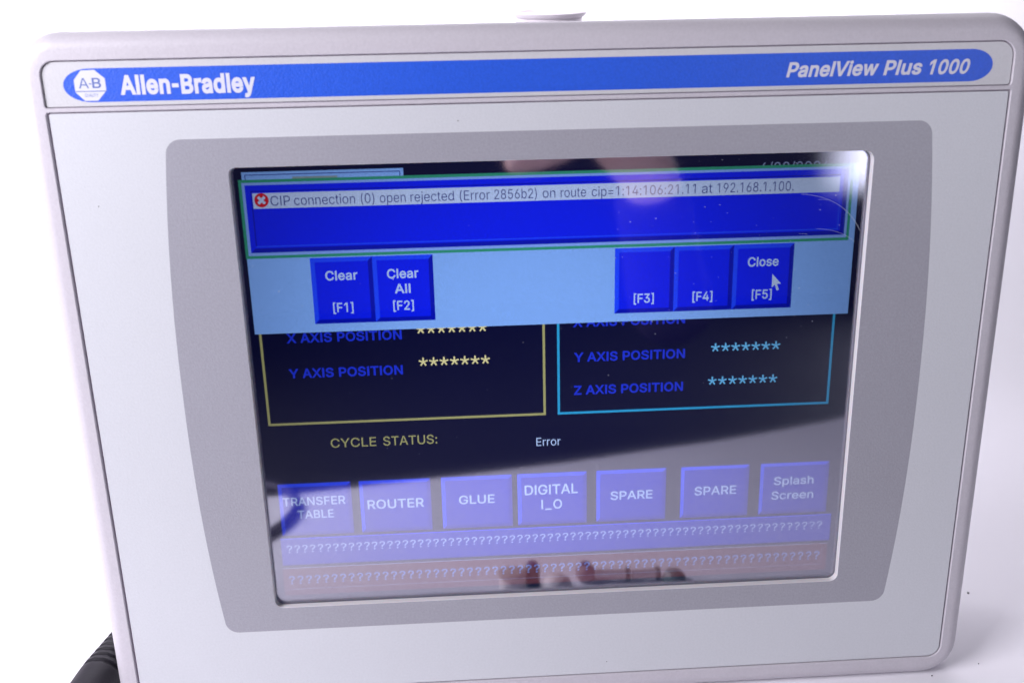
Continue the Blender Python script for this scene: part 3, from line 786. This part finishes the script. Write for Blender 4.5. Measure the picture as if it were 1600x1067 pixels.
# ------------------------------------------------------------------ lathe helper for small round things
def lathe(prof, seg=24, mi=None, axis=None):
    bm = bmesh.new()
    rings = []
    for r, z in prof:
        rings.append([bm.verts.new((max(r, 1e-5) * math.cos(2 * math.pi * i / seg) * MM, max(r, 1e-5) * math.sin(2 * math.pi * i / seg) * MM, z * MM)) for i in range(seg)])
    for a, b in zip(rings, rings[1:]):
        for i in range(seg):
            bm.faces.new((a[i], a[(i + 1) % seg], b[(i + 1) % seg], b[i]))
    bm.faces.new(rings[0]); bm.faces.new(rings[-1])
    return bm
# white canister behind the top edge, holding the panel up
can = empty('white_canister', (0.0105, 0.150, 0.0))
tag(can, 'white canister with flat rim, showing just above the top edge of the panel', 'canister')
bm_link('body', lathe([(13.5, 0.2), (14.2, 1), (15.2, 240), (15.2, 240.4)]), M['canister'], can, 40)
bm_link('rim', lathe([(15.3, 240.5), (16.7, 241.5), (17.2, 242.6), (16.8, 243.1), (14.5, 243.1), (14, 241)]), M['canister'], can, 40)

# black ribbed plug and cable at the left edge
plug = empty('cable_plug', (-0.180, 0.02, 0.0001))
tag(plug, 'black ribbed cable boot and plug beside the lower left edge of the panel', 'cable plug')
def sweep(pts, radii, seg=14):
    bm = bmesh.new(); rings = []
    if len(pts) < 12:            # round the path off
        q = [Vector(p) for p in pts]; q = [q[0]] + q + [q[-1]]; rr = [radii[0]] + list(radii) + [radii[-1]]
        pts = []; r2 = []
        for i in range(1, len(q) - 2):
            for k in range(6):
                t = k / 6
                pts.append(0.5 * (2 * q[i] + (q[i + 1] - q[i - 1]) * t + (2 * q[i - 1] - 5 * q[i] + 4 * q[i + 1] - q[i + 2]) * t * t + (3 * q[i] - q[i - 1] - 3 * q[i + 1] + q[i + 2]) * t ** 3))
                r2.append(rr[i] * (1 - t) + rr[i + 1] * t)
        pts.append(q[-1]); r2.append(rr[-1]); radii = r2
    pts = [Vector(p) * MM for p in pts]
    for i, p in enumerate(pts):
        t = (pts[min(i + 1, len(pts) - 1)] - pts[max(i - 1, 0)]).normalized()
        u = t.cross(Vector((0, 0, 1)));  u.normalize(); v = u.cross(t)
        r = radii[i] * MM
        rings.append([bm.verts.new(p + (u * math.cos(2 * math.pi * k / seg) + v * math.sin(2 * math.pi * k / seg)) * r) for k in range(seg)])
    for a, b in zip(rings, rings[1:]):
        for k in range(seg): bm.faces.new((a[k], a[(k + 1) % seg], b[(k + 1) % seg], b[k]))
    bm.faces.new(rings[0]); bm.faces.new(rings[-1])
    return bm
def placed(name, bm, m, parent, smooth=45):
    o = bm_link(name, bm, m, parent, smooth)
    o.data.transform(Matrix.Translation(-Vector(parent.location)))
    return o
PLUG_A, PLUG_B = Vector((-177, 40, 8)), Vector((-181.5, -3, 9))
ax = (PLUG_B - PLUG_A)
pts = []; rad = []
for i in range(91):
    t = i / 90
    pts.append(tuple(PLUG_A + ax * t))
    rad.append(3.6 + 4.2 * t + (0.9 if (i % 7) in (0, 1, 2, 3) else 0.0) * (0.5 + 0.5 * t))
placed('ribbed_boot', sweep(pts, rad), M['rubber'], plug, 30)
pb = PLUG_B
placed('plug_body', sweep([tuple(pb + ax.normalized() * d) for d in (0, .6, 2, 12, 24, 26)], [6, 8.4, 8.7, 8.8, 8.8, 7.6]), M['rubber'], plug)
placed('cable', sweep([(-120, 120, 4), (-150, 95, 5), (-170, 66, 6), (-177, 41, 8)], [3.4] * 4), M['cable'], plug)

# ------------------------------------------------------------------ things in front of the panel, seen mirrored in its glass
strap = bm_link('camera_strap', sweep([(-330, -250, 3), (-250, -292, 3), (-198, -312, 3), (-168, -298, 3), (-151, -268, 3), (-149, -238, 3), (-157, -205, 3), (-176, -185, 3), (-230, -170, 3), (-320, -160, 3)],
    [3.0] * 10, 10), M['cable'], None, 50)
tag(strap, 'black cable looped on the white paper, mirrored at the lower left of the screen', 'cable')
def small(name, label, cat, x, y, parts):
    e = empty(name, (x * MM, y * MM, 0.0))
    tag(e, label, cat)
    for pn, prof, m, (dx, dy) in parts:
        o = bm_link(pn, lathe(prof, 20), M[m], e, 40)
        o.location = (dx * MM, dy * MM, 0)
small('plastic_stopper', 'beige stopper with brown lid, leftmost small thing mirrored at the screen bottom', 'stopper', -14, -112,
      [('body', [(6, .2), (6.5, 2), (6.5, 7), (5.5, 9)], 'beige', (0, 0)), ('lid', [(7, 9.1), (7.2, 9.4), (7.2, 11), (6.5, 11.4)], 'brown', (0, 0))])
small('bottle_cap', 'dark green cap with navy top, mirrored next to the beige stopper', 'cap', -3.5, -118,
      [('body', [(3.6, .2), (3.8, 1), (3.8, 11), (3.2, 11.5)], 'green', (0, 0)), ('top', [(3.1, 11.6), (3, 12.6), (1.5, 13.6)], 'navy', (0, 0))])
small('plastic_dome', 'pale beige dome without lid, mirrored at the bottom of the screen', 'dome', 8, -110,
      [('body', [(8.2, .2), (8, 3), (6.8, 6.4), (4, 8.6), (0.5, 9.4)], 'beige', (0, 0))])
small('bead', 'dull brownish bead with dark top, mirrored in the middle of the row of small things', 'bead', 24, -122,
      [('body', [(3.5, .2), (5.2, 3), (5.2, 6), (3.6, 8.4), (0.5, 9)], 'redbrown', (0, 0)), ('button', [(2.2, 8.6), (2.2, 10), (1, 10.4)], 'navy', (0, 0))])
def pin(x, y, L, r, ang, label):
    e = empty('steel_pin', (x * MM, y * MM, (r + 1.1) * MM), (0, math.radians(90), math.radians(ang)))
    tag(e, label, 'pin')
    bm_link('shaft', lathe([(r, -L / 2), (r, L / 2)], 14), M['steel'], e, 40)
    bm_link('head', lathe([(r + .9, L / 2 + .05), (r + .9, L / 2 + 2), (r, L / 2 + 2.5)], 14), M['green'], e, 40)
pin(37, -120, 15, 2.6, 4, 'longer steel pin with green head, next to the brownish bead in the mirrored row')
pin(54, -119, 12, 2.4, -3, 'shorter steel pin with green head, next to the dark green dome')
small('grey_dome', 'small dark green dome, rightmost small thing mirrored at the screen bottom', 'dome', 69, -116,
      [('body', [(6.2, .2), (5.8, 3), (4, 5.6), (0.5, 7)], 'green', (0, 0))])

# specks on the paper
SP = ((190, 30, .5, 'largest dark speck on the paper, alone to the right of the lower right corner'), (150, -17, .3, 'dark speck touching the lower right corner of the panel'), (172, -12, .25, 'faint speck midway between the corner and the lone largest speck'), (181, -28, .2, 'smallest speck, nearest the bottom edge at the right'))
for x, y, s, lb in SP:
    bm = bmesh.new()
    bmesh.ops.create_icosphere(bm, subdivisions=1, radius=s * MM)
    for v in bm.verts: v.co *= random.uniform(.7, 1.3)
    o = bm_link('grit_speck', bm, M['speck'], None, 60)
    o.location = (x * MM, y * MM, s * .6 * MM)
    tag(o, lb, 'speck', 'grit specks on the paper')
for x, y in ((-32, 94.3), (18, -112), (-150, 70)):
    bm = bmesh.new()
    bmesh.ops.create_icosphere(bm, subdivisions=1, radius=.16 * MM)
    for v in bm.verts: v.co *= random.uniform(.7, 1.3)
    o = bm_link('dirt_speck', bm, M['speck'], panel, 60)
    o.location = F(x, y, 0.1)

# ------------------------------------------------------------------ photographer's camera and hand (behind the view point, mirrored at the top of the screen)
CAMROT = Matrix(((R_.x, U_.x, B_.x), (R_.y, U_.y, B_.y), (R_.z, U_.z, B_.z))).to_euler()
pc = empty('photo_camera', tuple(CW), CAMROT)
tag(pc, 'black camera pointed at the touch panel, held in a bare hand', 'camera')
def rbox(name, x0, x1, y0, y1, z0, z1, bev, m, parent):
    bm = bmesh.new()
    bmesh.ops.create_cube(bm, size=1)
    for v in bm.verts:
        v.co = Vector(((x0 + x1) / 2 + v.co.x * (x1 - x0), (y0 + y1) / 2 + v.co.y * (y1 - y0), (z0 + z1) / 2 + v.co.z * (z1 - z0))) * MM
    bmesh.ops.bevel(bm, geom=bm.edges[:], offset=bev * MM, segments=3, affect='EDGES')
    return bm_link(name, bm, m, parent, 40)
rbox('body', -62, 62, -42, 40, 66, 100, 8, M['camera'], pc)
rbox('grip', 48, 78, -42, 34, 52, 102, 9, M['camera'], pc)
rbox('viewfinder', -24, 24, 38, 56, 68, 98, 7, M['camera'], pc)
bm_link('lens_barrel', lathe([(24, 14), (29, 8), (32, 8), (32, 40), (34, 42), (34, 66.5)], 32), M['camera'], pc, 35)
bm_link('lens_glass', lathe([(23.5, 15), (18, 13.6), (9, 12.7), (0.5, 12.4)], 32), M['navy'], pc, 50)

person = empty('person', tuple(CW), CAMROT)
tag(person, 'bare hand with forearm darkened for shade, holding the camera, mirrored at the screen top', 'person')
def skin_body(name, nodes, edges, m, parent, root=0, levels=2):
    me = bpy.data.meshes.new(name)
    me.from_pydata([tuple(c * MM for c in n[:3]) for n in nodes], edges, [])
    o = link(name, me, m, parent)
    sk = o.modifiers.new('skin', 'SKIN'); sk.use_smooth_shade = True
    ss = o.modifiers.new('subsurf', 'SUBSURF'); ss.levels = levels; ss.render_levels = levels
    for i, n in enumerate(nodes):
        r = n[3] * MM
        me.skin_vertices[0].data[i].radius = (r, r)
        me.skin_vertices[0].data[i].use_root = (i == root)
    return o
N = [(200, -212, 132, 35), (164, -118, 104, 27), (150, -82, 98, 26), (132, -56, 96, 31), (98, -22, 92, 26)]
E = [(0, 1), (1, 2), (2, 3), (3, 4)]
for k, (y, ln) in enumerate(((20, 1.0), (0, 1.08), (-20, 1.0))):
    i = len(N)
    N += [(92, y * .8 - 2, 72, 10.5), (84, y, 46, 9.5), (64, y + 2, 38 + 2 * k, 8.8), (64 - 22 * ln, y + 3, 42, 7.8)]
    E += [(4 if k < 2 else 3, i), (i, i + 1), (i + 1, i + 2), (i + 2, i + 3)]
i = len(N)
N += [(98, -54, 78, 12), (82, -63, 58, 11), (58, -67, 44, 10.5), (32, -67, 38, 9.5)]
E += [(3, i), (i, i + 1), (i + 1, i + 2), (i + 2, i + 3)]
i = len(N)
N += [(96, 4, 112, 12), (78, 18, 116, 10.5), (54, 22, 113, 9)]
E += [(4, i), (i, i + 1), (i + 1, i + 2)]
skin_body('right_hand', N, E, M['skin'], person, 2)
skin_body('shade_sleeve', [(161, -112, 103, 29), (172, -150, 112, 36), (196, -225, 136, 42), (222, -290, 155, 48)], [(0, 1), (1, 2), (2, 3)], M['shade_sleeve'], person, 1, 2)  # added dark cover that imitates the shaded forearm

# ------------------------------------------------------------------ softbox across the room whose corner is mirrored at the top right of the glass
def emit_soft():
    m = bpy.data.materials.new('lit_diffuser'); m.use_nodes = True
    nt = m.node_tree; nt.nodes.clear()
    out = nt.nodes.new('ShaderNodeOutputMaterial'); em = nt.nodes.new('ShaderNodeEmission')
    em.inputs[0].default_value = (0.86, 0.87, 1, 1)
    tc = nt.nodes.new('ShaderNodeTexCoord'); sp = nt.nodes.new('ShaderNodeSeparateXYZ')
    nt.links.new(tc.outputs['Generated'], sp.inputs[0])
    prev = None
    for ax_ in ('X', 'Z'):       # edge fade painted into the glow, imitating a blurred mirrored outline
        a = nt.nodes.new('ShaderNodeMath'); a.operation = 'PINGPONG'; a.inputs[1].default_value = 0.5
        nt.links.new(sp.outputs[ax_], a.inputs[0])
        r = nt.nodes.new('ShaderNodeMapRange'); r.interpolation_type = 'SMOOTHSTEP'
        r.inputs['From Min'].default_value = 0.0; r.inputs['From Max'].default_value = 0.22 if ax_ == 'X' else 0.10
        nt.links.new(a.outputs[0], r.inputs['Value'])
        if prev is None: prev = r
        else:
            k = nt.nodes.new('ShaderNodeMath'); k.operation = 'MULTIPLY'
            nt.links.new(prev.outputs[0], k.inputs[0]); nt.links.new(r.outputs[0], k.inputs[1])
            g = nt.nodes.new('ShaderNodeMath'); g.operation = 'MULTIPLY'; g.inputs[1].default_value = SOFT
            nt.links.new(k.outputs[0], g.inputs[0]); nt.links.new(g.outputs[0], em.inputs['Strength'])
    nt.links.new(em.outputs[0], out.inputs[0])
    return m
SOFT = 4.5
sb = empty('softbox', (0.87, -1.20, 0.0), (0, 0, math.radians(33)))
tag(sb, 'lit white softbox in a black shell, mirrored at the top right corner of the screen', 'softbox')
rbox('diffuser', -300, 300, 0, 12, 190, 790, 3, emit_soft(), sb)
rbox('shell', -306, 306, -160, -2, 184, 796, 30, M['camera'], sb)
bm_link('stand', lathe([(60, 0.2), (60, 6), (12, 14), (12, 190)], 20), M['camera'], sb, 40)
